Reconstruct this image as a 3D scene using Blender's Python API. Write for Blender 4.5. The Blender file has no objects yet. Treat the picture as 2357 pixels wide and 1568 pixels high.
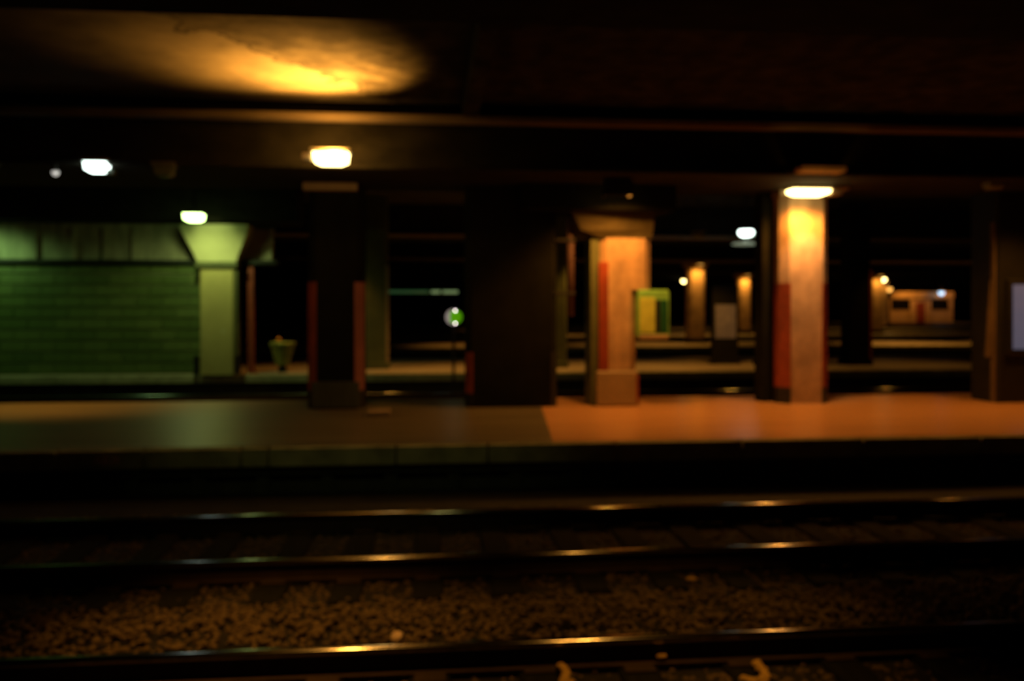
import bpy, bmesh, math, random
from mathutils import Vector, Matrix
import numpy as np
random.seed(4)
S = bpy.context.scene
COL = S.collection
R = math.radians

# ------------------------------------------------------------------ camera, world, exposure
cam_d = bpy.data.cameras.new('camera')
cam = bpy.data.objects.new('camera', cam_d)
COL.objects.link(cam)
cam.location = (0, 0, 1.58)
cam.rotation_euler = (R(90), 0, R(-5.5))
cam_d.sensor_width = 36
cam_d.lens = 1950 / 2357 * 36
cam_d.shift_y = -79 / 2357
cam_d.clip_end = 400
cam_d.dof.use_dof = True
cam_d.dof.focus_distance = 1.0
cam_d.dof.aperture_fstop = 3.7
S.camera = cam
w = bpy.data.worlds.new('world')
S.world = w
w.use_nodes = True
w.node_tree.nodes['Background'].inputs[0].default_value = (0.35, 0.45, 0.30, 1)
w.node_tree.nodes['Background'].inputs[1].default_value = 0.0008
S.view_settings.view_transform = 'Standard'
S.view_settings.look = 'None'
S.view_settings.gamma = 1
S.view_settings.use_curve_mapping = False
S.view_settings.exposure = 0
try:
    S.cycles.use_denoising = True
    S.cycles.max_bounces = 5
    S.cycles.diffuse_bounces = 3
    S.cycles.glossy_bounces = 2
    S.cycles.sample_clamp_indirect = 2.0
    S.cycles.use_light_tree = True
except Exception:
    pass

SODIUM = (1.0, 0.42, 0.06)
AMBER = (1.0, 0.36, 0.05)
GREEN = (0.86, 1.0, 0.34)
WHITE = (0.75, 1.0, 0.82)


def lamp_light(name, loc, power, color, spot=None, target=None, radius=0.12, blend=0.6, parent=None):
    """light of a lamp or an added fill: a point light, or a spot when the fitting is hooded"""
    d = bpy.data.lights.new(name, 'SPOT' if spot else 'POINT')
    d.energy = power
    d.color = color
    d.shadow_soft_size = radius
    o = bpy.data.objects.new(name, d)
    COL.objects.link(o)
    o.location = loc
    if spot:
        d.spot_size = R(spot)
        d.spot_blend = blend
        v = Vector(target) - Vector(loc) if target else Vector((0, 0, -1))
        o.rotation_euler = v.to_track_quat('-Z', 'Y').to_euler()
    if parent:
        o.parent = parent
        o.location = Vector(loc) - parent.location
    return o


# lamps of the station standing outside the frame, plus an added coping fill
lamp_light('platform_light', (-6.9, 13.3, 3.3), 620, SODIUM, 84, (-5.6, 14.5, 0), blend=1.0)
lamp_light('platform_light', (9.4, 11.9, 3.3), 200, AMBER, 130, blend=1.0)
lamp_light('track_light', (-1.4, 4.7, 3.9), 400, SODIUM, 46, (-1.0, 5.3, -0.5), blend=1.0)
lamp_light('track_light', (1.6, 4.6, 3.9), 170, SODIUM, 46, (1.6, 5.3, -0.5), blend=1.0)
lamp_light('track_light', (-0.6, 4.6, 3.9), 50, (.8, .72, .22), 50, (-0.8, 9.7, -0.15), blend=1.0)  # added fill for the coping front, no lamp known there
lamp_light('wall_light', (-10.4, 19.3, 3.2), 60, (0.55, 1.0, 0.33), 160, (-10.4, 20.4, 0.8))

# ------------------------------------------------------------------ materials
def mat(name, color, rough=0.8, metal=0.0, vary=0.35, scale=3.0, stretch=(1, 1, 1), bump=0.0,
        emit=None, strength=0.0, color2=None, spec=0.4, coat=0.0, fine=0.0):
    m = bpy.data.materials.new(name)
    m.use_nodes = True
    nt = m.node_tree
    N, L = nt.nodes, nt.links
    b = N['Principled BSDF']
    b.inputs['Roughness'].default_value = rough
    b.inputs['Metallic'].default_value = metal
    b.inputs['Specular IOR Level'].default_value = spec
    b.inputs['Coat Weight'].default_value = coat
    tc = N.new('ShaderNodeTexCoord')
    mp = N.new('ShaderNodeMapping')
    mp.inputs['Scale'].default_value = stretch
    L.new(tc.outputs['Object'], mp.inputs['Vector'])
    no = N.new('ShaderNodeTexNoise')
    no.inputs['Scale'].default_value = scale
    no.inputs['Detail'].default_value = 6
    no.inputs['Roughness'].default_value = 0.6
    L.new(mp.outputs['Vector'], no.inputs['Vector'])
    cr = N.new('ShaderNodeValToRGB')
    cr.color_ramp.elements[0].position = 0.3
    cr.color_ramp.elements[1].position = 0.7
    c = color
    c2 = color2 or tuple(x * (1 - vary) for x in c)
    cr.color_ramp.elements[0].color = (*c2, 1)
    cr.color_ramp.elements[1].color = (*c, 1)
    L.new(no.outputs['Fac'], cr.inputs['Fac'])
    L.new(cr.outputs['Color'], b.inputs['Base Color'])
    if bump:
        bp = N.new('ShaderNodeBump')
        bp.inputs['Strength'].default_value = bump
        bp.inputs['Distance'].default_value = 0.02
        L.new(no.outputs['Fac'], bp.inputs['Height'])
        L.new(bp.outputs['Normal'], b.inputs['Normal'])
    if emit:
        b.inputs['Emission Color'].default_value = (*emit, 1)
        b.inputs['Emission Strength'].default_value = strength
    return m


M = {}
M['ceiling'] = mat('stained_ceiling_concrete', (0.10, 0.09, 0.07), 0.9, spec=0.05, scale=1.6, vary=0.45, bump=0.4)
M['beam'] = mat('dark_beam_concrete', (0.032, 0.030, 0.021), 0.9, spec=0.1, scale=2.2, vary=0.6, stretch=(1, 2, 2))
M['flange'] = mat('painted_flange', (0.40, 0.32, 0.22), 0.45, scale=2, stretch=(.6, 1, 1), vary=0.3)
M['unlit_paving'] = mat('unlit_worn_platform', (0.17, 0.145, 0.09), 0.38, scale=2.2, stretch=(0.16, 2.4, 1), vary=0.55, spec=0.5)  # darker copy: the unlit side of the platform put into the colour
M['pale'] = mat('lit_worn_platform', (0.68, 0.37, 0.17), 0.26, scale=2.0, stretch=(0.2, 2.6, 1), vary=0.25, spec=0.5)  # brighter orange copy: the lamplit side put into the colour
M['far_platform'] = mat('far_platform_concrete', (0.50, 0.42, 0.32), 0.5, scale=1.4, stretch=(0.3, 1.5, 1), vary=0.3)
M['coping'] = mat('coping_concrete', (0.48, 0.50, 0.30), 0.85, scale=3.0, vary=0.5, bump=0.3)
M['under'] = mat('under_platform_wall', (0.07, 0.08, 0.06), 0.9, scale=1.5, stretch=(3, 1, .5), vary=0.5)
M['trackbed'] = mat('oily_trackbed', (0.025, 0.022, 0.016), 0.9, scale=4, vary=0.5)
M['stone'] = mat('ballast_stone', (0.22, 0.155, 0.08), 0.9, scale=9, vary=0.55)
M['tie'] = mat('dark_timber_tie', (0.018, 0.018, 0.012), 0.9, spec=0.15, scale=4, stretch=(6, 1, 4), vary=0.5)
M['rail_web'] = mat('rusty_rail_web', (0.06, 0.035, 0.02), 0.8, scale=8, vary=0.4)
M['rail_head'] = mat('polished_rail_head', (0.55, 0.53, 0.50), 0.14, metal=1.0, scale=6, stretch=(.2, 1, 1), vary=0.15)
M['block'] = [mat('green_glazed_block_%s' % n, c, 0.5, scale=4, stretch=(1, 1, 4), vary=0.4, bump=0.2) for n, c in
              (('a', (0.12, 0.19, 0.05)), ('b', (0.10, 0.165, 0.042)), ('c', (0.14, 0.21, 0.06)))]
M['mortar'] = mat('mortar', (0.36, 0.40, 0.24), 0.9, scale=5)
M['frieze'] = mat('grimy_frieze_plaster', (0.62, 0.64, 0.42), 0.8, scale=1.6, vary=0.6, stretch=(2.2, 1, .7))
M['ledge'] = mat('dark_ledge', (0.02, 0.03, 0.02), 0.7)
M['cream_green'] = mat('cream_column_paint', (0.50, 0.46, 0.17), 0.6, scale=2, vary=0.22, stretch=(1, 1, .5))
M['capital'] = mat('cream_capital_paint', (0.60, 0.62, 0.33), 0.6, scale=1.3, vary=0.2)
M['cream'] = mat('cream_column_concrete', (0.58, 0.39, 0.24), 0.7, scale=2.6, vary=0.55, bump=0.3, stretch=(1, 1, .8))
M['red'] = mat('worn_red_paint', (0.30, 0.055, 0.022), 0.5, scale=4, vary=0.4)
M['pink'] = mat('faded_pink_paint', (0.40, 0.15, 0.15), 0.5, scale=3, vary=0.3)
M['haunch'] = mat('grimy_haunch', (0.075, 0.06, 0.022), 0.8, scale=3, vary=0.5)
M['black'] = mat('black_paint', (0.015, 0.015, 0.012), 0.5, scale=4)
M['dark'] = mat('unlit_dark_concrete', (0.011, 0.011, 0.007), 0.9, spec=0.1, scale=2.5, vary=0.5)  # near-black colour puts the unlit look into columns and walls
M['olive'] = mat('olive_painted_column', (0.11, 0.13, 0.05), 0.7, scale=2.5, vary=0.4)
M['steel'] = mat('grey_painted_steel', (0.24, 0.24, 0.22), 0.45, metal=0.4, scale=6, vary=0.3)
M['plate'] = mat('pale_painted_plate', (0.36, 0.27, 0.17), 0.6, scale=3, vary=0.25)
M['bulb'] = mat('lit_sodium_glass', (1, .9, .7), 0.3, emit=(1.0, 0.66, 0.20), strength=9)
M['bulb_dim'] = mat('dim_sodium_glass', (1, .8, .5), 0.3, emit=(1.0, 0.46, 0.08), strength=2.2)
M['bulb_bright'] = mat('bright_sodium_glass', (1, .9, .7), 0.3, emit=(1.0, 0.74, 0.26), strength=9)
M['bulb_white'] = mat('lit_mercury_glass', (1, 1, 1), 0.3, emit=(0.82, 1.0, 0.90), strength=5)
M['bulb_green'] = mat('lit_greenish_glass', (1, 1, 1), 0.3, emit=(0.62, 1.0, 0.30), strength=9)
M['bulb_grey'] = mat('weak_white_glass', (1, 1, 1), 0.3, emit=(0.75, 0.72, 0.66), strength=0.8)
M['bulb_blue'] = mat('lit_blue_glass', (1, 1, 1), 0.3, emit=(0.32, 0.68, 1.0), strength=2.2)
M['glass_off'] = mat('unlit_lamp_glass', (0.20, 0.24, 0.20), 0.2, spec=0.6)
M['tube'] = mat('weak_fluorescent_tube', (1, 1, 1), 0.3, emit=(0.30, 0.48, 0.20), strength=0.42)
M['tube_dim'] = mat('failing_fluorescent_tube', (1, 1, 1), 0.3, emit=(0.06, 0.28, 0.10), strength=0.16)
M['green_box'] = mat('green_cabinet_paint', (0.22, 0.50, 0.13), 0.4, scale=6, vary=0.3)
M['lime_pane'] = mat('lime_cabinet_pane', (0.55, 0.62, 0.12), 0.25, scale=5, vary=0.3)
M['dark_pane'] = mat('dark_cabinet_pane', (0.02, 0.10, 0.05), 0.15, scale=5, vary=0.3)
M['poster'] = mat('glowing_notice_sheet', (0.34, 0.31, 0.29), 0.5, scale=7, vary=0.4, emit=(0.30, 0.28, 0.25), strength=0.02)  # faint glow built into the sheet, which is no lamp
M['screen'] = mat('backlit_bluish_poster', (0.1, 0.1, 0.12), 0.3, emit=(0.30, 0.36, 0.56), strength=0.17)
M['screen_dim'] = mat('backlit_grey_poster', (0.1, 0.1, 0.1), 0.3, emit=(0.10, 0.13, 0.13), strength=0.10)
M['bin_metal'] = mat('green_bin_mesh', (0.34, 0.42, 0.10), 0.4, metal=0.3, scale=9, vary=0.5)
M['bin_dark'] = mat('bin_foot_metal', (0.02, 0.03, 0.02), 0.6)
M['orange'] = mat('orange_wrapper', (0.85, 0.35, 0.03), 0.5, vary=0.2)
M['signal_green'] = mat('green_signal_lens', (0.1, 0.3, 0.02), 0.2, emit=(0.10, 0.42, 0.0), strength=0.55)
M['strip'] = mat('brown_edge_strip', (0.15, 0.105, 0.055), 0.7)
M['pipe'] = mat('dull_pinkish_pipe', (0.10, 0.055, 0.06), 0.7)
M['signal_white'] = mat('white_signal_lamp', (1, 1, 1), 0.3, emit=(1.0, 0.80, 0.82), strength=8)
M['dish'] = mat('glowing_patch_dish', (.6, .6, .5), 0.5, emit=(0.50, 0.62, 0.42), strength=0.30)  # glow stands for a lamplit ceiling patch, the dish is made up
M['signal_pale'] = mat('glowing_signal_rim', (0.6, 0.5, 0.46), 0.4, emit=(0.5, 0.42, 0.38), strength=0.5)  # glow put into the rim, which is no lamp itself
M['litter'] = mat('dry_yellow_leaf', (0.75, 0.48, 0.10), 0.8, scale=20, vary=0.35)
M['paper'] = mat('crumpled_pale_paper', (0.95, 0.72, 0.52), 0.8, scale=12, vary=0.2, bump=0.5)
M['tag_pink'] = mat('pinkish_spray_paint', (0.92, 0.55, 0.45), 0.7, scale=9, vary=0.3)
M['tag_blue'] = mat('pale_blue_spray_paint', (0.55, 0.80, 0.80), 0.7, scale=9, vary=0.3)
M['booth_wall'] = mat('booth_cream_wall', (0.62, 0.45, 0.25), 0.7, scale=1, vary=0.3)
M['window'] = mat('dark_booth_glass', (0.01, 0.01, 0.01), 0.1, spec=0.5)

# wear lines of the peeling ceiling near the orange lamp
def ceiling_material():
    m = M['ceiling']
    nt = m.node_tree
    N, L = nt.nodes, nt.links
    b = N['Principled BSDF']
    src = b.inputs['Base Color'].links[0].from_socket
    geo = N.new('ShaderNodeNewGeometry')
    n2 = N.new('ShaderNodeTexNoise')
    n2.inputs['Scale'].default_value = 2.3
    n2.inputs['Detail'].default_value = 7
    L.new(geo.outputs['Position'], n2.inputs['Vector'])
    # distance from the long diagonal crack through (-2.3,8.8) .. (-0.5,11.5)
    sep = N.new('ShaderNodeSeparateXYZ')
    L.new(geo.outputs['Position'], sep.inputs[0])

    def math_(op, a, bb=None, c=None):
        n = N.new('ShaderNodeMath')
        n.operation = op
        for i, v in enumerate((a, bb, c)):
            if v is None:
                continue
            if isinstance(v, (int, float)):
                n.inputs[i].default_value = v
            else:
                L.new(v, n.inputs[i])
        return n.outputs[0]
    # normal of the line: direction (1.8, 2.7)/3.245
    d = math_('ADD', math_('MULTIPLY', math_('ADD', sep.outputs['X'], 2.3), 2.7 / 3.245),
              math_('MULTIPLY', math_('SUBTRACT', sep.outputs['Y'], 8.8), -1.8 / 3.245))
    d = math_('ADD', d, math_('MULTIPLY', math_('SUBTRACT', n2.outputs['Fac'], 0.5), 1.1))
    # right of the crack the skim coat has peeled: blotchy
    right = N.new('ShaderNodeMapRange')
    right.inputs['From Min'].default_value = -0.02
    right.inputs['From Max'].default_value = 0.08
    L.new(d, right.inputs['Value'])
    n3 = N.new('ShaderNodeTexNoise')
    n3.inputs['Scale'].default_value = 4.2
    n3.inputs['Detail'].default_value = 5
    L.new(geo.outputs['Position'], n3.inputs['Vector'])
    blot = N.new('ShaderNodeMapRange')
    blot.inputs['From Min'].default_value = 0.38
    blot.inputs['From Max'].default_value = 0.62
    blot.inputs['To Min'].default_value = 0.72
    blot.inputs['To Max'].default_value = 0.35
    L.new(n3.outputs['Fac'], blot.inputs['Value'])
    peeled = math_('SUBTRACT', 1.0, math_('MULTIPLY', right.outputs[0], blot.outputs[0]))
    crack = N.new('ShaderNodeMapRange')
    crack.inputs['From Min'].default_value = 0.0
    crack.inputs['From Max'].default_value = 0.05
    crack.inputs['To Min'].default_value = 0.15
    crack.inputs['To Max'].default_value = 1.0
    L.new(math_('ABSOLUTE', d), crack.inputs['Value'])
    f = math_('MULTIPLY', peeled, crack.outputs[0])
    mx = N.new('ShaderNodeMix')
    mx.data_type = 'RGBA'
    mx.blend_type = 'MULTIPLY'
    mx.inputs['Factor'].default_value = 1.0
    L.new(src, mx.inputs['A'])
    comb = N.new('ShaderNodeCombineColor')
    for k in range(3):
        L.new(f, comb.inputs[k])
    L.new(comb.outputs[0], mx.inputs['B'])
    L.new(mx.outputs['Result'], b.inputs['Base Color'])


ceiling_material()


# ------------------------------------------------------------------ mesh helpers
class MB:
    def __init__(self):
        self.v, self.f = [], []

    def add(self, vs, fs):
        n = len(self.v)
        self.v += [tuple(p) for p in vs]
        self.f += [tuple(i + n for i in f) for f in fs]
        return self

    def box(self, x0, x1, y0, y1, z0, z1, bev=0.0):
        if bev > 0:
            b = bev   # box with its four vertical edges chamfered
            pl = [(x0 + b, y0), (x1 - b, y0), (x1, y0 + b), (x1, y1 - b), (x1 - b, y1), (x0 + b, y1), (x0, y1 - b), (x0, y0 + b)]
            return self.prism(pl, z0, z1)
        return self.prism([(x0, y0), (x1, y0), (x1, y1), (x0, y1)], z0, z1)

    def prism(self, pl, z0, z1):
        n = len(pl)
        vs = [(x, y, z0) for x, y in pl] + [(x, y, z1) for x, y in pl]
        fs = [tuple(reversed(range(n))), tuple(range(n, 2 * n))]
        fs += [(i, (i + 1) % n, n + (i + 1) % n, n + i) for i in range(n)]
        return self.add(vs, fs)

    def soft(self, x0, x1, y0, y1, z0, z1, b):
        """box with every edge bevelled"""
        return self.loft([([(x0 + b, y0 + b), (x1 - b, y0 + b), (x1 - b, y1 - b), (x0 + b, y1 - b)], z0),
                          ([(x0, y0), (x1, y0), (x1, y1), (x0, y1)], z0 + b),
                          ([(x0, y0), (x1, y0), (x1, y1), (x0, y1)], z1 - b),
                          ([(x0 + b, y0 + b), (x1 - b, y0 + b), (x1 - b, y1 - b), (x0 + b, y1 - b)], z1)])

    def loft(self, rings):
        n = len(rings[0][0])
        vs = [(x, y, z) for pl, z in rings for x, y in pl]
        fs = [tuple(reversed(range(n))), tuple(range((len(rings) - 1) * n, len(rings) * n))]
        for k in range(len(rings) - 1):
            fs += [(k * n + i, k * n + (i + 1) % n, (k + 1) * n + (i + 1) % n, (k + 1) * n + i) for i in range(n)]
        return self.add(vs, fs)

    def lathe(self, prof, c=(0, 0, 0), n=20, axis='z'):
        rings = []
        vs = []
        for r, h in prof:
            for i in range(n):
                a = 2 * math.pi * i / n
                p = (r * math.cos(a), r * math.sin(a), h)
                if axis == 'y':
                    p = (p[0], h, p[1])
                if axis == 'x':
                    p = (h, p[0], p[1])
                vs.append((p[0] + c[0], p[1] + c[1], p[2] + c[2]))
        fs = [tuple(reversed(range(n))), tuple(range((len(prof) - 1) * n, len(prof) * n))]
        for k in range(len(prof) - 1):
            fs += [(k * n + i, k * n + (i + 1) % n, (k + 1) * n + (i + 1) % n, (k + 1) * n + i) for i in range(n)]
        return self.add(vs, fs)

    def tube(self, pts, r, n=10):
        pts = [Vector(p) for p in pts]
        vs = []
        for i, p in enumerate(pts):
            t = (pts[min(i + 1, len(pts) - 1)] - pts[max(i - 1, 0)]).normalized()
            u = t.orthogonal().normalized() if abs(t.z) > .9 else t.cross(Vector((0, 0, 1))).normalized()
            v = t.cross(u)
            for k in range(n):
                a = 2 * math.pi * k / n
                vs.append(p + u * r * math.cos(a) + v * r * math.sin(a))
        m = len(pts)
        fs = [tuple(reversed(range(n))), tuple(range((m - 1) * n, m * n))]
        for k in range(m - 1):
            fs += [(k * n + i, k * n + (i + 1) % n, (k + 1) * n + (i + 1) % n, (k + 1) * n + i) for i in range(n)]
        return self.add(vs, fs)

    def build(self, name, m, parent=None, loc=None, smooth=False, recalc=True):
        me = bpy.data.meshes.new(name)
        me.from_pydata(self.v, [], self.f)
        if recalc:
            bm = bmesh.new()
            bm.from_mesh(me)
            bmesh.ops.recalc_face_normals(bm, faces=bm.faces)
            bm.to_mesh(me)
            bm.free()
        me.materials.append(m)
        if smooth:
            for p in me.polygons:
                p.use_smooth = True
        return link(name, me, parent, loc)


def link(name, me, parent=None, loc=None):
    o = bpy.data.objects.new(name, me)
    COL.objects.link(o)
    if loc:
        o.location = loc
    if parent:
        o.parent = parent
    return o


def tag(o, label, cat, group=None, kind=None):
    o['label'] = label
    if cat:
        o['category'] = cat
    if group:
        o['group'] = group
    if kind:
        o['kind'] = kind
    return o


def thing(name, loc, label, cat, group=None):
    o = bpy.data.objects.new(name, None)
    o.empty_display_size = 0.2
    COL.objects.link(o)
    o.location = loc
    return tag(o, label, cat, group)


def struct(o, label=None):
    o['kind'] = 'structure'
    if label:
        o['label'] = label
    return o


# ------------------------------------------------------------------ the hall
X0, X1 = -34.0, 72.0
bed = struct(MB().box(X0, X1, -3.0, 112, -0.75, -0.55).build('floor', M['trackbed']), 'dark oily trackbed floor between the platforms')
struct(MB().box(X0, X1, -3.0, 112, 4.35, 4.6).build('ceiling', M['ceiling']), 'stained and peeling concrete ceiling over the tracks')
struct(MB().box(X0, X1, 112, 112.3, -0.75, 4.6).build('wall_back', M['dark']), 'dark far end wall of the hall')
struct(MB().box(X0 - .3, X0, -3, 112, -0.75, 4.6).build('wall_side', M['dark']), 'dark left side wall of the hall')
struct(MB().box(X1, X1 + .3, -3, 112, -0.75, 4.6).build('wall_right', M['dark']), 'dark right side wall of the hall')

# longitudinal ceiling beams, one over each platform
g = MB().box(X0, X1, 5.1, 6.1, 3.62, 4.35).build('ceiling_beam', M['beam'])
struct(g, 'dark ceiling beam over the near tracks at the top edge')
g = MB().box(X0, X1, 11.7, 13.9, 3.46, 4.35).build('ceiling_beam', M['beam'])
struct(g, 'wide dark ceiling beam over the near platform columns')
MB().soft(X0, X1, 11.52, 11.72, 4.08, 4.18, .012).build('beam_flange', M['flange'], g)
MB().soft(X0, X1, 11.58, 11.72, 3.44, 3.50, .012).build('beam_flange', M['beam'], g)
for k, nm in ((1, 'second'), (2, 'third'), (3, 'fourth'), (4, 'fifth'), (5, 'sixth')):
    y = 11.7 + 11.4 * k
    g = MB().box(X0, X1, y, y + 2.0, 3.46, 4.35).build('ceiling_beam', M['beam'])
    struct(g, 'dark ceiling beam over the %s platform' % nm)
    if k < 3:
        MB().soft(X0, X1, y - .12, y + .02, 3.44, 3.54, .012).build('beam_flange', M['plate'], g)
# transverse ribs of the near bay
for x in (-12.0, .42, 12.0):
    r = MB().loft([([(x + .04, 6.1), (x + .22, 6.1), (x + .22, 11.7), (x + .04, 11.7)], 4.16),
                   ([(x, 6.1), (x + .26, 6.1), (x + .26, 11.7), (x, 11.7)], 4.36)]).build('ceiling_rib', M['ceiling'])
    struct(r, 'concrete rib crossing the ceiling between the two near beams')

# near platform: unlit colour painted on the left, lit colour on the right, coping blocks on the edge
def platform(y0, y1, xs, m, label, wall=True):
    p = MB().box(xs[0], xs[1], y0 + .03, y1, -0.2, 0.0).build('platform', m)
    struct(p, label)
    MB().box(xs[0], xs[1], y0 + .16, y1 - .1, -0.75, -0.2).build('platform_wall', M['under'], p)
    return p


def paving(poly, m, label, xs):
    p = struct(MB().prism(poly, -0.2, 0.0).build('platform', m), label)
    MB().box(xs[0], xs[1], 9.91, 14.4, -0.75, -0.2).build('platform_wall', M['under'], p)
    return p


pl = paving([(X0, 9.78), (1.42, 9.78), (1.86, 14.5), (X0, 14.5)], M['unlit_paving'], 'worn left part of the near platform, painted darker as unlit', (X0, 1.6))
pr = paving([(1.42, 9.78), (30, 9.78), (30, 14.5), (1.86, 14.5)], M['pale'], 'worn right part of the near platform, painted pale orange as lit', (1.6, 30))
x = -12.3
cop_len = [1.5, 1.5, 1.42, 1.5, 1.2, 1.1, .92, 1.05, .3, 1.42, 1.05, 1.5, 1.5, 1.5, 1.5, 1.5, 1.5, 1.5]
for i, ln in enumerate(cop_len):
    par = pl if x + ln / 2 < 1.4 else pr
    MB().soft(x + .012, x + ln - .012, 9.70 + random.uniform(-.006, .006), 9.80, -.225, -.008, .012).build('coping_block', M['coping'], par)
    x += ln
MB().box(-12.3, 12, 9.79, 9.9, -.3, -.23).build('painted_recess_shade', M['black'], pl)  # black bar laid in for the shade under the coping
# the ledge pipe that runs below the coping
MB().tube([(-12, 9.82, -.31), (12, 9.82, -.31)], .028, 8).build('conduit', M['under'], pl)
# vertical pilasters in the wall under the coping
for i in range(22):
    MB().box(-7 + i * .72, -6.86 + i * .72, 9.84, 9.93, -.56, -.34).build('pilaster', M['under'], pl)

P2 = platform(20.2, 25.9, (X0, X1), M['far_platform'], 'second platform beyond the middle tracks')
MB().soft(X0, X1, 20.16, 20.26, -.2, -.01, .015).build('coping_strip', M['coping'], P2)
for k, nm in ((2, 'third'), (3, 'fourth'), (4, 'fifth'), (5, 'sixth'), (6, 'seventh')):
    y = 9.75 + 11.4 * k
    p = platform(y, y + 4.8, (X0, X1), M['far_platform'], '%s platform far across the hall' % nm)
    MB().soft(X0, X1, y - .04, y + .06, -.2, -.01, .015).build('coping_strip', M['coping'], p)

# ------------------------------------------------------------------ tracks
def rail_mesh(x0, x1):
    web = MB().box(x0, x1, -.065, .065, -.16, -.145).box(x0, x1, -.009, .009, -.147, -.03)
    pr = [(-.035, -.036), (.035, -.036), (.036, -.016), (.028, -.005), (.014, -.001), (0, 0), (-.014, -.001), (-.028, -.005), (-.036, -.016)]
    vs = [(x0, a, b) for a, b in pr] + [(x1, a, b) for a, b in pr]
    n = len(pr)
    head = MB().add(vs, [tuple(range(n)), tuple(reversed(range(n, 2 * n)))] + [(i, (i + 1) % n, n + (i + 1) % n, n + i) for i in range(n)])
    return web, head


def track(yc, label, x0, x1, ties, rail_z=-.36):
    t = thing('railway_track', (0, yc, rail_z), label, 'track')
    web, head = rail_mesh(x0, x1)
    for s in (-.715, .715):
        r = web.build('rail', M['rail_web'], t, (0, s, 0))
        head.build('rail_head', M['rail_head'], r, (0, 0, 0), smooth=True)
    if ties:
        me = None
        x = ties[0]
        while x < ties[1]:
            if me is None:
                a = MB().soft(-.12, .12, -1.22, 1.22, -.30, -.162, .015).build('tie', M['tie'], t, (x, 0, 0))
                me = a.data
                q = MB().soft(-.09, .09, -.13, .13, -.163, -.147, .004).build('tie_plate', M['rail_web'], a, (0, -.715, 0))
                q2 = q.copy()
                COL.objects.link(q2)
                q2.location = (0, .715, 0)
                q2.parent = a
                qm = q.data
            else:
                a = link('tie', me, t, (x + random.uniform(-.03, .03), random.uniform(-.04, .04), 0))
                for s in (-.715, .715):
                    link('tie_plate', qm, a, (0, s, 0))
            x += .60
    return t


track(4.185, 'nearest railway track with polished rails along the bottom of the view', -14, 16, (-4.2, 6.0))
track(7.365, 'railway track directly in front of the near platform edge', -20, 24, (-6.6, 8.4))
track(16.15, 'dark railway track just behind the near platform', -30, 60, None)
track(19.0 - .55, 'dark railway track along the green wall and second platform', -30, 60, None)
for k, nm in ((2, 'third'), (3, 'fourth'), (4, 'fifth')):
    track(9.75 + 11.4 * k - 2.0, 'far railway track in front of the %s platform' % nm, -30, 70, None)

# ballast: one heap of stones nobody could count
def ballast(n, box, zf, size, name_seed):
    rng = np.random.default_rng(name_seed)
    ico = [(0, 0, 1), (.89, 0, .45), (.28, .85, .45), (-.72, .53, .45), (-.72, -.53, .45), (.28, -.85, .45),
           (.72, .53, -.45), (-.28, .85, -.45), (-.89, 0, -.45), (-.28, -.85, -.45), (.72, -.53, -.45), (0, 0, -1)]
    fc = [(0, 1, 2), (0, 2, 3), (0, 3, 4), (0, 4, 5), (0, 5, 1), (1, 6, 2), (2, 7, 3), (3, 8, 4), (4, 9, 5), (5, 10, 1),
          (1, 10, 6), (2, 6, 7), (3, 7, 8), (4, 8, 9), (5, 9, 10), (11, 6, 10), (11, 7, 6), (11, 8, 7), (11, 9, 8), (11, 10, 9)]
    ico = np.array(ico)
    fc = np.array(fc)
    x = rng.uniform(box[0], box[1], n)
    y = rng.uniform(box[2], box[3], n)
    z = np.array([zf(a, b) for a, b in zip(x, y)]) + rng.uniform(-.02, .02, n)
    s = rng.uniform(size * .6, size * 1.3, n)
    V = ico[None] * rng.uniform(.7, 1.25, (n, 12, 1)) * s[:, None, None] * np.array([1, 1, .75])
    an = rng.uniform(0, 6.28, n)
    c_, s_ = np.cos(an), np.sin(an)
    W = V.copy()
    W[..., 0] = V[..., 0] * c_[:, None] - V[..., 1] * s_[:, None]
    W[..., 1] = V[..., 0] * s_[:, None] + V[..., 1] * c_[:, None]
    W += np.stack([x, y, z], -1)[:, None]
    F = (fc[None] + (np.arange(n) * 12)[:, None, None]).reshape(-1, 3)
    me = bpy.data.meshes.new('ballast')
    me.from_pydata(W.reshape(-1, 3).tolist(), [], F.tolist())
    me.materials.append(M['stone'])
    return link('ballast', me)


def zb(x, y):
    # crest between the two tracks, low between the rails
    c = math.exp(-((y - 5.66) / .42) ** 2)
    return -.565 + .06 * c + .012 * math.sin(x * 2.1) * c


b = ballast(34000, (-4.6, 6.2, 3.6, 8.9), zb, .021, 3)
tag(b, 'brown ballast stones heaped between and under the two near tracks', 'ballast', kind='stuff')

# ------------------------------------------------------------------ columns
def chamfer_col(x0, x1, y0, y1, z0, z1, b):
    return MB().box(x0, x1, y0, y1, z0, z1, b)


def guards(t, x0, x1, y0, b, z0, z1, mats, foot=.3, w=.012, wrap=.02):
    """painted corner strips on the two front chamfers (x relative to the column root)"""
    for s, xe in ((1, x0), (-1, x1)):
        m = mats[0] if s == 1 else mats[1]
        pl_ = [(xe - s * w, y0 + b + w * .4), (xe + s * (b + w * .2), y0 - w), (xe + s * (b + .02), y0 - w), (xe + s * (b + .02), y0 + .01),
               (xe + s * .01, y0 + b + wrap), (xe - s * w, y0 + b + wrap)]
        gd = MB().prism(pl_, z0, z1).build('corner_guard', m, t)
        gd['label'] = 'painted corner strip'
        if foot:
            f = MB().prism(pl_, 0.0, z0).build('corner_foot', M['black'], t)
            f['label'] = 'black painted corner foot'


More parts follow.
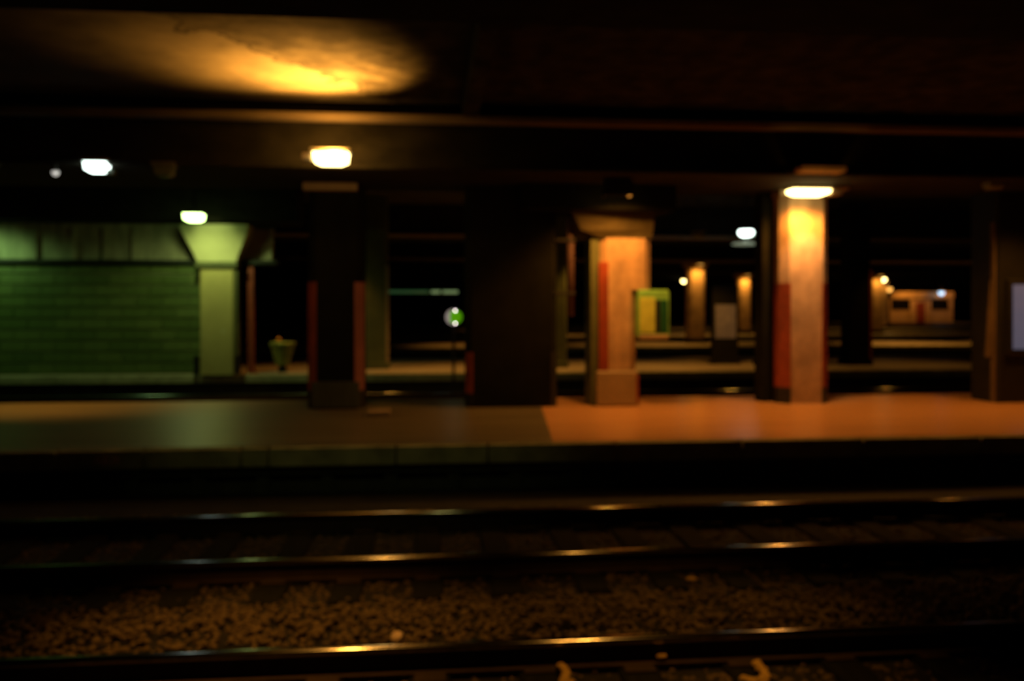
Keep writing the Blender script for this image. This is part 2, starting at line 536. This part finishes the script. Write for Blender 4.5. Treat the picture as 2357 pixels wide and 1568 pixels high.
# left dark column
c = thing('column', (-1.45, 13.2, 0), 'dark column left of centre with a pinkish right corner strip, below the big orange lamp', 'column')
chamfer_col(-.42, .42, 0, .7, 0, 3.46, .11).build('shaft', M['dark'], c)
guards(c, -.42, .42, 0, .11, .28, 1.95, (M['red'], M['pink']))
MB().soft(-.47, .34, -.16, 0.02, 3.34, 3.455, .01).build('top_plate', M['plate'], c)
MB().soft(-.36, .36, -.03, .03, .02, .42, .01).build('base_panel', M['under'], c)
# wide dark pier
c = thing('column', (1.28, 13.2, 0), 'very wide black pier at the centre of the platform with an added pink pipe for its corner strip', 'column')
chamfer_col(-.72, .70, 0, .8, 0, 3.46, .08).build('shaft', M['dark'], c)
guards(c, -.72, .70, 0, .08, .22, .86, (M['red'], M['black']), foot=.2)
MB().tube([(.93, .1, 3.40), (.93, .1, 1.42)], .062, 12).build('corner_strip_pipe', M['pipe'], c, smooth=True)  # added pipe in place of the pier's pink corner strip
for z in (1.75, 2.6):
    MB().soft(.66, 1.0, .02, .18, z, z + .05, .008).build('pipe_clamp', M['black'], c)
# middle lit column (stepped, with a green cabinet hung on its right side)
c = thing('column', (2.70, 13.2, 0), 'lit column with wide haunched top and a green cabinet on its right side', 'column')
chamfer_col(-.02, .56, 0, .6, 0, 1.84, .10).build('shaft', M['cream'], c)
chamfer_col(-.02, .80, 0, .6, 1.84, 2.66, .10).build('upper_shaft', M['cream'], c)
MB().loft([([(-.02, 0), (.80, 0), (.80, .6), (-.02, .6)], 2.66),
           ([(-.36, -.12), (.82, -.02), (.82, .62), (-.36, .62)], 2.78),
           ([(-.52, -.25), (.84, -.06), (.84, .64), (-.52, .64)], 3.06)]).build('haunch', M['haunch'], c)
MB().soft(-1.3, 1.1, -.35, .66, 3.06, 3.46, .02).build('head_block', M['dark'], c)
MB().soft(-.09, .56, -.07, .66, 0, .56, .03).build('base', M['plate'], c)
MB().box(.535, .575, -.08, .0, .06, .5).build('base_edge', M['red'], c)
MB().soft(-.05, .10, -.015, .11, .56, 2.28, .01).build('corner_guard', M['red'], c)
MB().soft(-.17, -.03, .05, .55, .0, 2.66, .02).build('side_panel', M['olive'], c)
# right lit column
c = thing('column', (6.06, 13.2, 0), 'bright orange lit column at right with a red left corner strip', 'column')
chamfer_col(-.41, .41, 0, .62, 0, 3.46, .125).build('shaft', M['cream'], c)
guards(c, -.41, .41, 0, .125, .26, 1.95, (M['red'], M['red']), wrap=.16)
MB().soft(-.46, .44, -.06, .66, 3.36, 3.455, .01).build('top_collar', M['plate'], c)
MB().soft(-.92, -.28, -1.88, -1.62, 3.46, 3.54, .01).build('bracket_plate', M['cream'], c)
# side buttress behind it, dark
MB().box(-.62, -.42, .30, .62, 0, 3.46).build('side_panel', M['dark'], c)
# right edge column with advertising panel
c = thing('column', (9.62, 13.0, 0), 'black column cut by the right edge with a bluish backlit poster', 'column')
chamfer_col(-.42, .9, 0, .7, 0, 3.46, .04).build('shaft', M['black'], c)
MB().box(-.46, -.425, .02, .1, 0.0, 2.95).build('corner_guard', M['strip'], c)
MB().loft([([(-.56, .06), (-.465, .06), (-.465, .1), (-.56, .1)], .75), ([(-.48, .06), (-.465, .06), (-.465, .1), (-.48, .1)], 2.0)]).build('edge_plate', M['strip'], c)
fr = MB().soft(-.28, .80, -.08, .0, .78, 2.02, .015).build('poster_frame', M['black'], c)
MB().prism([(-.20, -.095), (.03, -.095), (.03, -.078), (-.20, -.078)], .88, 1.93).build('poster', M['screen'], fr)
MB().prism([(.03, -.095), (.72, -.095), (.72, -.078), (.03, -.078)], .88, 1.93).build('poster', M['screen_dim'], fr)

# second platform columns
def simple_column(name_label, x, y, w_, d_, m, gm=None, h=4.35, lit=False, group=None):
    c = thing('column', (x, y, 0), name_label, 'column', group)
    chamfer_col(-w_ / 2, w_ / 2, 0, d_, 0, h, .05).build('shaft', m, c)
    MB().soft(-w_ / 2 - .04, w_ / 2 + .04, -.04, d_ + .04, 0, .16, .015).build('base', m, c)
    if gm:
        MB().box(w_ / 2 - .045, w_ / 2 + .025, -.02, .12, .16, 2.6).build('corner_guard', gm, c)
    return c


simple_column('olive green column right behind the dark left column, on the second platform', -1.35, 21.5, .56, .5, M['olive'], M['plate'])
simple_column('dark green column hidden behind the left side of the haunched column', 3.28, 21.5, .42, .5, M['olive'])
simple_column('dark column on the second platform just right of the bright orange column', 11.4, 21.6, .62, .5, M['dark'], M['red'])
simple_column('dark column on the second platform left of the bright orange column', 8.95, 21.6, .5, .5, M['dark'])
for x, y, l in ((11.36, 35.3, 'amber lit column left of the notice stand, third platform'),
                (17.93, 47.0, 'amber lit column right of the notice stand, fourth platform'),
                (25.88, 47.0, 'amber lit column right of the bright orange column, fourth platform'),
                (32.6, 58.4, 'amber lit column farther back beside the round lamp, fifth platform')):
    c = thing('column', (x, y, 0), l, 'column', 'lit columns on the far platforms')
    chamfer_col(-.38, .38, 0, .6, 0, 3.46, .12).build('shaft', M['cream'], c)
    MB().soft(-.46, .46, -.1, .7, 3.26, 3.46, .05).build('collar', M['cream'], c)
    MB().soft(-.42, .42, -.04, .64, 0, .2, .02).build('base', M['dark'], c)

# ------------------------------------------------------------------ green block wall, ledge, frieze and capital column at left
wall = MB().box(X0, -5.0, 20.48, 20.8, 0, 2.60).build('wall_left', M['mortar'])
struct(wall, 'green glazed block wall beyond the tracks at left')
bm_cache = {}
row = 0
z = .02
while z < 2.5:
    h = .258
    x = -5.02 - (.30 if row % 2 else 0)
    if row % 2:
        MB().soft(-5.31, -5.03, 20.45, 20.5, z, z + h - .034, .006).build('block', M['block'][row % 3], wall)
    while x > -12.4:
        k = random.randrange(3)
        if k not in bm_cache:
            o = MB().soft(-.586, 0, -.02, .04, 0, h - .034, .006).build('block', M['block'][k], wall, (x - .006, 20.46, z))
            bm_cache[k] = o.data
        else:
            link('block', bm_cache[k], wall, (x - .006, 20.46 + random.uniform(-.006, .006), z))
        x -= .60
    z += h
    row += 1
MB().box(X0, -12.6, 20.44, 20.5, 0, 2.55).build('plain_wall_face', M['block'][1], wall)
struct(MB().soft(X0, -3.6, 20.30, 20.80, 2.56, 2.66, .01).build('trim_1', M['ledge']), 'dark ledge on top of the green wall')
fz = struct(MB().box(X0, -3.74, 20.5, 20.8, 2.66, 3.60).build('trim_2', M['frieze']), 'lit plaster frieze above the ledge at left')
for i, x in enumerate((-9.1, -8.25, -7.55, -6.9, -10.2)):
    MB().soft(x, x + .09, 20.42, 20.52, 2.66, 3.4, .01).build('frieze_rib', M['frieze'], fz)
struct(MB().box(X0, -3.0, 19.6, 20.8, 3.5, 4.35).build('ceiling_beam', M['beam']), 'dark beam over the green wall at left')
# a sloping brace right of the capital
br = thing('brace', (-3.9, 20.41, 2.7), 'brown sloping brace between the round capital and the frieze end', 'brace')
MB().add([(-.55, 0, 0), (-.38, 0, 0), (.20, 0, .36), (.20, 0, .66), (-.30, 0, .72),
          (-.55, .08, 0), (-.38, .08, 0), (.20, .08, .36), (.20, .08, .66), (-.30, .08, .72)],
         [(0, 1, 2, 3, 4), (9, 8, 7, 6, 5), (0, 5, 6, 1), (1, 6, 7, 2), (2, 7, 8, 3), (3, 8, 9, 4), (4, 9, 5, 0)]).build('gusset', M['plate'], br)
MB().soft(-.58, .30, .01, .09, .70, .80, .01).build('top_bar', M['beam'], br)

c = thing('column', (-4.88, 20.0, 0), 'yellow green lit column with a flared capital at the end of the green wall', 'column')
chamfer_col(-.38, .38, 0, .39, 0, 2.50, .03).build('shaft', M['cream_green'], c)
MB().soft(-.46, .46, -.08, .39, 2.46, 2.60, .015).build('necking', M['olive'], c)
def sq(hw, y0, y1, ox=0):
    return [(-hw + ox, y0), (hw + ox, y0), (hw + ox, y1), (-hw + ox, y1)]
MB().loft([(sq(.43, -.02, .39), 2.60), (sq(.50, -.06, .4), 2.78), (sq(.60, -.13, .4), 3.00), (sq(.69, -.20, .4), 3.2), (sq(.735, -.24, .4), 3.32), (sq(.74, -.24, .4), 3.44)]
          ).build('capital', M['capital'], c)
for s in (-1, 1):
    MB().box(s * .46 - .05, s * .46 + .05, -.04, .1, 0.02, .44).build('corner_foot', M['black'], c)
MB().box(.40, .46, .02, .3, .44, 2.46).build('side_strip', M['olive'], c)
MB().lathe([(.04, 0), (.04, .01)], (.14, -.006, 1.0), 10, 'y').build('bolt_cover', M['capital'], c)
pp = thing('post', (-4.20, 20.35, 0), 'rusty orange post at the right end of the green wall', 'post')
MB().loft([(sq(.07, 0, .14), .0), (sq(.065, 0, .14), 2.5)]).build('shaft', M['red'], pp)
MB().add([(.07, 0, 0), (.16, 0, 0), (.07, 0, .16), (.07, .1, 0), (.16, .1, 0), (.07, .1, .16)],
         [(0, 1, 2), (5, 4, 3), (0, 3, 4, 1), (1, 4, 5, 2), (2, 5, 3, 0)]).build('foot', M['red'], pp)

# ------------------------------------------------------------------ lamps
def big_lamp(loc, label, bulb, w_=.22, d_=.16, group=None, rod=None, h=.10):
    """flat ceiling lamp: housing, glass bowl, hanger"""
    t = thing('ceiling_lamp', loc, label, 'lamp', group)
    MB().soft(-w_ - .03, w_ + .03, -d_ - .02, d_ + .02, h * .5, h * .5 + .05, .01).build('housing', M['steel'], t)
    MB().loft([(sq(w_ * .55, -d_ * .6, d_ * .6), -h * .5), (sq(w_ * .93, -d_ * .9, d_ * .9), -h * .25), (sq(w_, -d_, d_), h * .5)]).build('glass', bulb, t, smooth=False)
    if rod:
        MB().tube([(0, 0, h * .5 + .04), (0, 0, rod)], .018, 8).build('hanger', M['black'], t)
    return t


def round_lamp(loc, r, label, bulb, group=None, rod=.2):
    t = thing('ceiling_lamp', loc, label, 'lamp', group)
    MB().lathe([(r * .3, -r), (r * .75, -r * .7), (r, -r * .1), (r, r * .3)], n=20).build('glass', bulb, t, smooth=True)
    MB().lathe([(r * 1.1, r * .3), (r * 1.0, r * .5), (r * .3, r * .9), (r * .3, r * 1.1)], n=20).build('housing', M['steel'], t, smooth=True)
    MB().tube([(0, 0, r), (0, 0, r + rod)], .02, 8).build('hanger', M['black'], t)
    return t


# big orange lamp left
t = big_lamp((-1.25, 10.9, 3.44), 'big bright orange lamp under the glowing ceiling', M['bulb_bright'], .22, .12, h=.15)
MB().tube([(0, .06, .12), (0, .55, .12), (0, .68, .14)], .016, 8).build('arm', M['black'], t)
MB().soft(-.36, -.24, -.05, .1, -.02, .07, .01).build('ballast_box', M['plate'], t)
lamp_light('lamp_light', (-1.15, 10.62, 3.36), 2300, (1.0, 0.41, 0.055), 120, (-1.36, 10.36, 4.35), radius=.07, blend=.9)
lamp_light('lamp_light', (-1.25, 11.12, 3.66), 26, SODIUM, 165, (-1.25, 11.7, 3.72), radius=.05)
lamp_light('lamp_light', (-1.25, 11.1, 3.30), 14, SODIUM, 170, (-1.4, 12.6, 2.9), radius=.08)
# white lamps left
t = big_lamp((-4.36, 11.6, 3.40), 'bright white lamp high at the far left', M['bulb_white'], .135, .11, rod=.12, h=.13)
MB().soft(.13, .22, -.04, .06, -.09, -.02, .01).build('sensor', M['glass_off'], t)
lamp_light('lamp_light', (-4.36, 11.6, 3.28), 5, WHITE, 170)
round_lamp((-4.88, 11.6, 3.33), .045, 'small weak white lamp left of the bright white lamp', M['bulb_grey'], rod=.08)
# green lamp
t = big_lamp((-5.01, 18.6, 3.46), 'greenish white lamp in front of the flared capital', M['bulb_green'], .19, .16, rod=.88, h=.16)
lamp_light('lamp_light', (-5.01, 18.75, 3.34), 80, GREEN, 172, (-5.0, 19.1, 0), radius=.15)
lamp_light('lamp_light', (-4.95, 19.0, 3.30), 13, GREEN, 80, (-4.88, 20.0, 3.1), radius=.1)
# hooded lamp in front of the haunched column
t = thing('ceiling_lamp', (2.75, 12.30, 3.32), 'dark hooded lamp in front of the haunched column', 'lamp')
MB().soft(-.18, .18, -.13, .13, .06, .14, .01).build('housing', M['black'], t)
MB().prism([(-.2, -.14), (.2, -.14), (.2, .12), (.18, .12), (.18, -.12), (-.18, -.12), (-.18, .12), (-.2, .12)], -.12, .1).build('hood', M['black'], t)
MB().box(-.16, .16, -.10, .10, .03, .062).build('glass', M['bulb'], t)
lamp_light('lamp_light', (2.75, 12.30, 3.32), 270, AMBER, 150, (3.1, 12.3, 0), radius=.05)
lamp_light('lamp_light', (3.15, 11.9, 3.3), 14, (1, .42, .10), 56, (3.2, 13.2, 2.0), radius=.08)
# lamp on the bright column
t = thing('ceiling_lamp', (6.0, 12.78, 3.40), 'wide bright orange lamp on top of the bright orange column', 'lamp')
MB().soft(-.40, .50, -.14, .16, .0, .055, .01).build('housing', M['plate'], t)
MB().loft([(sq(.20, -.10, .10, -.10), -.09), (sq(.29, -.14, .14, -.10), -.05), (sq(.31, -.15, .15, -.10), .0)]).build('glass', M['bulb_bright'], t)
MB().soft(.24, .42, -.08, .1, -.07, .0, .01).build('ballast_box', M['plate'], t)
lamp_light('lamp_light', (5.92, 12.80, 3.24), 215, (1, .36, .05), 160, (5.95, 12.9, 0), radius=.1)
lamp_light('lamp_light', (5.95, 12.62, 3.2), 55, (1, .68, .36), 54, (6.06, 13.2, 2.2), radius=.08)
lamp_light('plate_fill', (5.4, 11.0, 2.9), 5, SODIUM, 70, (5.45, 11.4, 3.5), radius=.05)  # added upward spot without a fitting, brightens the bracket plate
# white lamp over the second platform edge
t = thing('ceiling_lamp', (7.96, 20.8, 3.46), 'small white lamp with an added glowing dish beneath, between the lit columns', 'lamp')
MB().lathe([(.10, -.12), (.17, -.08), (.20, 0), (.17, .05)], n=18).build('glass', M['bulb_white'], t, smooth=True)
MB().lathe([(.21, .05), (.18, .09), (.05, .14)], n=18).build('housing', M['steel'], t, smooth=True)
MB().tube([(0, 0, .1), (0, 0, .89)], .018, 8).build('hanger', M['black'], t)
MB().lathe([(.05, -.33), (.34, -.32), (.36, -.30), (.30, -.28), (.06, -.26)], n=22).build('dish', M['dish'], t, smooth=True)
MB().tube([(.0, 0, -.28), (.0, 0, -.1)], .012, 6).build('dish_rod', M['steel'], t)
MB().lathe([(.05, -.11), (.08, -.05), (.06, .02)], (.22, 0, 0), n=12).build('sensor', M['glass_off'], t, smooth=True)
lamp_light('lamp_light', (7.96, 20.8, 3.28), 3, WHITE, 170)
# unlit lamps seen as dark grey squares
for loc, l in (((-5.75, 11.6, 3.36), 'unlit lamp at the far left edge of the frame'),
               ((-3.50, 11.6, 3.36), 'unlit lamp right of the bright white lamp'),
               ((6.72, 20.8, 3.36), 'unlit lamp above the left amber lit column'),
               ((8.5, 12.1, 3.42), 'unlit lamp high at right near the edge column')):
    t = big_lamp(loc, l, M['glass_off'], .12, .1, rod=(.99 if loc[1] > 20 else .12), h=.14)
# far round lamps
for loc, r, l, bm_, pw, colr in (
        ((17.39, 57.0, 3.34), .17, 'bright round far lamp left of the amber lit columns', M['bulb_bright'], 60, SODIUM),
        ((30.69, 55.0, 3.42), .19, 'bright round far lamp right of the bright orange column', M['bulb_bright'], 90, SODIUM),
        ((45.23, 80.0, 3.30), .30, 'dull orange round far lamp below the bright round one', M['bulb_dim'], 60, SODIUM)):
    round_lamp(loc, r, l, bm_, rod=1.0 - r)
    lamp_light('lamp_light', (loc[0], loc[1], loc[2] - r - .08), pw, colr, 165, radius=.12)
round_lamp((47.55, 75.0, 2.85), .26, 'pale blue round lamp in front of the far booth', M['bulb_blue'], rod=1.2)
# lamps in front of the lit far columns
for x, y, pw in ((11.36, 35.3, 100), (17.93, 47.0, 130), (25.88, 47.0, 80), (32.6, 58.4, 40)):
    t = thing('ceiling_lamp', (x, y - .42, 3.40), {11.36: 'shaded lamp on top of the amber column left of the notice stand',
              17.93: 'shaded lamp on top of the amber column right of the notice stand',
              25.88: 'shaded lamp on the fourth platform column right of the bright column',
              32.6: 'shaded lamp on the fifth platform column beside the round lamp'}[x], 'lamp', 'column lamps on the far platforms')
    MB().lathe([(.30, -.06), (.28, .02), (.1, .06)], n=16).build('shade', M['plate'], t, smooth=True)
    MB().lathe([(.10, -.07), (.2, -.05), (.2, .0)], n=16).build('glass', M['bulb_dim'], t, smooth=True)
    lamp_light('lamp_light', (x, y - .46, 3.28), pw, (1, .45, .06), 160, (x, y - .25, 0), radius=.06)
# lights of far platforms beyond the edge of the view through the gaps
for x, y, pw in ((8.5, 33.6, 180), (-2.6, 21.0, 110), (1.0, 20.8, 230), (4.2, 21.2, 200), (7.6, 21.2, 150), (20, 33.6, 400), (26, 33.6, 300), (14, 44.6, 160), (7, 44.6, 160), (2.2, 33.6, 180), (5, 56, 160), (12.5, 21.2, 60)):
    lamp_light('platform_light', (x, y, 3.3), pw, SODIUM, 100, radius=.1)

# fluorescent tubes hanging over the third platform
for x0, x1, m, l in ((-1.76, -.05, M['tube_dim'], 'dim green left section of the hanging tube light row'),
                     (.0, .42, M['tube'], 'short middle section of the hanging tube light row'),
                     (.47, 1.13, M['tube'], 'brightest right section of the hanging tube light row'),
                     (2.2, 3.6, M['tube_dim'], 'almost dead tube light behind the wide pier')):
    t = thing('tube_light', ((x0 + x1) / 2, 34.5, 2.16), l, 'lamp', 'hanging tube lights over the third platform')
    hw = (x1 - x0) / 2 - .02
    MB().soft(-hw, hw, -.06, .06, .06, .11, .01).build('housing', M['steel'], t)
    MB().lathe([(.05, -hw), (.055, -hw + .02), (.055, hw - .02), (.05, hw)], (0, 0, 0), 12, 'x').build('tube', m, t, smooth=True)
    for s in (-1, 1):
        MB().tube([(s * hw * .8, 0, .1), (s * hw * .8, 0, 1.33)], .01, 6).build('hanger', M['black'], t)

# ------------------------------------------------------------------ things on the platforms
# green cabinet on the haunched column
t = thing('wall_cabinet', (3.52, 13.14, 1.08), 'green glass fronted cabinet mounted on the right side of the haunched column', 'cabinet')
MB().soft(-.25, .25, 0, .34, 0, .76, .03).build('body', M['green_box'], t)
MB().soft(-.23, .02, -.012, .01, .08, .64, .008).build('left_pane', M['lime_pane'], t)
MB().soft(.03, .10, -.012, .01, .08, .60, .008).build('dark_slot', M['black'], t)
MB().soft(.11, .22, -.012, .01, .08, .60, .008).build('right_pane', M['dark_pane'], t)
MB().soft(-.24, .22, -.07, .02, -.02, .05, .01).build('tray', M['plate'], t)
lamp_light('cabinet_light', (3.45, 12.5, 2.4), 2.4, (.5, 1, .25), 50, (3.50, 13.1, 1.5), radius=.05)

# notice stand
t = thing('notice_stand', (8.03, 22.5, 0), 'black notice stand with a dim pale sheet between the two amber columns', 'sign')
MB().soft(-.36, .36, 0, .16, .06, 2.15, .02).build('panel', M['black'], t)
MB().soft(-.40, .40, -.06, .22, 0, .08, .01).build('foot', M['black'], t)
MB().soft(-.29, .29, -.02, .01, .70, 1.62, .008).build('notice_sheet', M['poster'], t)
# litter bin
t = thing('trash_can', (-3.53, 20.75, 0), 'tapered green litter bin with an orange wrapper on top', 'trash can')
def ring(prof, n=18):
    return MB().lathe(prof, n=n)
ring([(.10, 0), (.12, .04), (.09, .10), (.08, .2)]).build('pedestal', M['bin_dark'], t, smooth=True)
for i in range(16):
    a = 2 * math.pi * i / 16
    p0 = Vector((.15 * math.cos(a), .15 * math.sin(a), .18))
    p1 = Vector((.27 * math.cos(a), .27 * math.sin(a), .64))
    tv = Vector((-math.sin(a), math.cos(a), 0))
    q = []
    for p, hw in ((p0, .025), (p1, .044)):
        o_ = Vector((math.cos(a), math.sin(a), 0)) * .012
        q += [p - tv * hw, p + tv * hw, p + tv * hw + o_, p - tv * hw + o_]
    MB().add(q, [(3, 2, 1, 0), (4, 5, 6, 7), (0, 1, 5, 4), (1, 2, 6, 5), (2, 3, 7, 6), (3, 0, 4, 7)]).build('slat', M['bin_metal'], t)
ring([(.14, .17), (.25, .60), (.25, .61)]).build('liner', M['bin_dark'], t, smooth=True)
ring([(.29, .62), (.31, .64), (.31, .70), (.29, .72), (.26, .72), (.26, .62)]).build('rim', M['bin_metal'], t, smooth=True)
o = MB().lathe([(.02, -.05), (.06, -.02), (.065, .03), (.02, .07)], n=9).build('crumpled_wrapper', M['orange'], None, (-3.60, 20.62, .77), smooth=True)
tag(o, 'orange wrapper lying on the rim of the litter bin', 'wrapper')
# track signal
t = thing('track_signal', (.47, 17.3, -.55), 'round green track signal with two white lamps on a thin post', 'signal')
MB().tube([(0, 0, 0), (0, 0, 1.76)], .03, 8).build('post', M['black'], t)
MB().soft(-.10, .10, -.1, .1, 0, .06, .01).build('base', M['black'], t)
MB().lathe([(.17, 0), (.18, .02), (.18, .07), (.14, .1)], (0, -.08, 1.91), 24, 'y').build('signal_head', M['black'], t)
MB().lathe([(.125, 0), (.14, .02)], (.035, -.10, 1.91), 24, 'y').build('green_lens', M['signal_green'], t)
cr_pts, cr_f = [], []
n = 16
for i in range(n + 1):
    a = R(90 + 180 * i / n)
    th = .085 * math.sin(R(180 * i / n)) ** 1.2 + .002
    for rr, yy in ((.165, -.12), (.165 - th, -.12), (.165, -.085), (.165 - th, -.085)):
        cr_pts.append((rr * math.cos(a) + .0, yy, 1.91 + (rr * math.sin(a)) * .98))
for i in range(n):
    p, q = 4 * i, 4 * i + 4
    cr_f += [(p, q, q + 1, p + 1), (p + 2, p + 3, q + 3, q + 2), (p, p + 2, q + 2, q), (p + 1, q + 1, q + 3, p + 3)]
MB().add(cr_pts, cr_f).build('pale_rim', M['signal_pale'], t)
for s in (1, -1):
    MB().lathe([(.012, -.02), (.017, -.01), (.017, .04)], (.03, -.13, 1.91 + s * .13), 14, 'y').build('white_lamp', M['signal_white'], t)

# small concrete block by the dark column
o = MB().soft(-.16, .16, -.12, .12, 0, .09, .02).build('concrete_block', M['plate'], None, (-.74, 12.35, 0))
tag(o, 'small pale block on the platform at the foot of the dark left column', 'block')

# far booth
t = thing('station_booth', (46.1, 76.0, 0), 'far orange lit booth with a red door between two dark windows', 'booth')
MB().box(-3.2, 3.2, 0, 3, 0, 2.3).build('wall', M['booth_wall'], t)
MB().soft(-3.0, 3.2, -.25, 3, 2.28, 2.95, .05).build('roof_fascia', M['booth_wall'], t)
d_ = MB().soft(-.42, .42, -.05, .02, .05, 1.95, .02).build('door', M['red'], t)
MB().soft(.28, .34, -.1, -.04, .95, 1.05, .01).build('handle', M['steel'], d_)
for x0, x1 in ((-3.0, -1.0), (1.0, 2.75)):
    f_ = MB().soft(x0 - .05, x1 + .05, -.06, .02, 1.18, 2.25, .02).build('window', M['booth_wall'], t)
    MB().box(x0, x1, -.075, -.055, 1.25, 2.2).build('pane', M['window'], f_)
for x_ in (-3.1, -1.0, .9, 3.05):
    MB().soft(x_ - .09, x_ + .09, -.16, -.02, 0, 2.3, .02).build('pilaster', M['booth_wall'], t)
lamp_light('booth_light', (44.3, 74.0, 3.2), 150, AMBER, 160, (45.5, 76, 1.2))
lamp_light('booth_light', (48.3, 74.0, 3.2), 70, AMBER, 160, (47.5, 76, 1.2))

# spray tags on the coping (illegible scribbles)
def scribble(name, strokes, r, m, loc, parent):
    b_ = MB()
    for s in strokes:
        b_.tube([(x, 0, z) for x, z in s], r, 6)
    o_ = b_.build(name, m, parent, loc)
    o_.scale = (1, .15, 1)
    return o_


tag_a = scribble('spray_tag', [[(0, .0), (.04, .09), (.08, .0)], [(.02, .04), (.07, .04)],
                      [(.11, .0), (.11, .09), (.15, .07), (.12, .045), (.16, .02), (.11, .0)],
                      [(.19, .0), (.21, .08), (.25, .06), (.24, .0)]], .019, M['tag_pink'], (-3.68, 9.692, -.16), pl)
tag_a['label'] = 'pinkish spray paint scribble'
tag_b = scribble('spray_tag', [[(0, .02), (.05, .08), (.06, .0), (.10, .07), (.13, .01)], [(.15, .05), (.19, .07), (.2, .02), (.16, .02), (.24, .06)]],
                 .014, M['tag_blue'], (6.42, 9.692, -.15), pr)
tag_b['label'] = 'pale blue spray paint scribble'

# pale paper ball on the ballast
def crumple(r, seed, name, m, loc, sc=(1, 1, 1)):
    bm = bmesh.new()
    bmesh.ops.create_icosphere(bm, subdivisions=3, radius=r)
    rn = random.Random(seed)
    for v in bm.verts:
        v.co *= 1 + rn.uniform(-.12, .10)
        v.co.x *= sc[0]
        v.co.y *= sc[1]
        v.co.z *= sc[2]
    me = bpy.data.meshes.new(name)
    bm.to_mesh(me)
    bm.free()
    me.materials.append(m)
    return link(name, me, None, loc)


tag(crumple(.042, 1, 'paper_ball', M['paper'], (-.20, 5.22, -.448)), 'pale crumpled paper ball beside the nearest rail, left of centre', 'litter')
tag(crumple(.03, 2, 'paper_scrap', M['litter'], (1.98, 6.3, -.50), (1.4, .8, .5)), 'small pale scrap between the ties right of centre', 'litter')

# crumpled strips of yellowed paper between the nearest rails
def strip(path, r, seed, label):
    rn = random.Random(seed)
    x0, y0 = path[0]
    rings, vs = 9, []
    pts = []
    for (xa, ya), (xb, yb) in zip(path, path[1:]):
        for k in range(4):
            pts.append((xa + (xb - xa) * k / 4 - x0, ya + (yb - ya) * k / 4 - y0))
    pts.append((path[-1][0] - x0, path[-1][1] - y0))
    for i, (x, y) in enumerate(pts):
        q = pts[min(i + 1, len(pts) - 1)]
        p = pts[max(i - 1, 0)]
        t = Vector((q[0] - p[0], q[1] - p[1], 0)).normalized()
        u = Vector((-t.y, t.x, 0))
        rr = r * (.35 if i in (0, len(pts) - 1) else rn.uniform(.75, 1.25))
        for k in range(rings):
            a = 2 * math.pi * k / rings
            f = rr * rn.uniform(.7, 1.25)
            vs.append(Vector((x, y, 0)) + u * f * math.cos(a) + Vector((0, 0, 1)) * f * .6 * math.sin(a))
    m_ = len(pts)
    fs = [tuple(reversed(range(rings))), tuple(range((m_ - 1) * rings, m_ * rings))]
    for k in range(m_ - 1):
        fs += [(k * rings + i, k * rings + (i + 1) % rings, (k + 1) * rings + (i + 1) % rings, (k + 1) * rings + i) for i in range(rings)]
    o = MB().add(vs, fs).build('paper_strip', M['litter'], None, (x0, y0, -.475))
    tag(o, label, 'litter')


strip([(.74, 4.82), (.75, 4.76), (.755, 4.70), (.745, 4.64), (.72, 4.58), (.76, 4.57), (.775, 4.60)], .023, 5, 'bent strip of yellow crumpled paper at the bottom edge, centre')
strip([(1.87, 4.74), (1.87, 4.68), (1.865, 4.62), (1.86, 4.56), (1.84, 4.52), (1.79, 4.50), (1.74, 4.50), (1.71, 4.55)], .027, 6, 'hooked strip of yellow crumpled paper at the bottom edge, right of centre')
strip([(1.32, 4.855), (1.35, 4.87), (1.38, 4.86)], .018, 7, 'short scrap of yellow paper between the two longer paper strips')
lamp_light('track_light', (1.3, 4.3, 3.9), 80, SODIUM, 30, (1.3, 4.5, -0.5), blend=1.0)
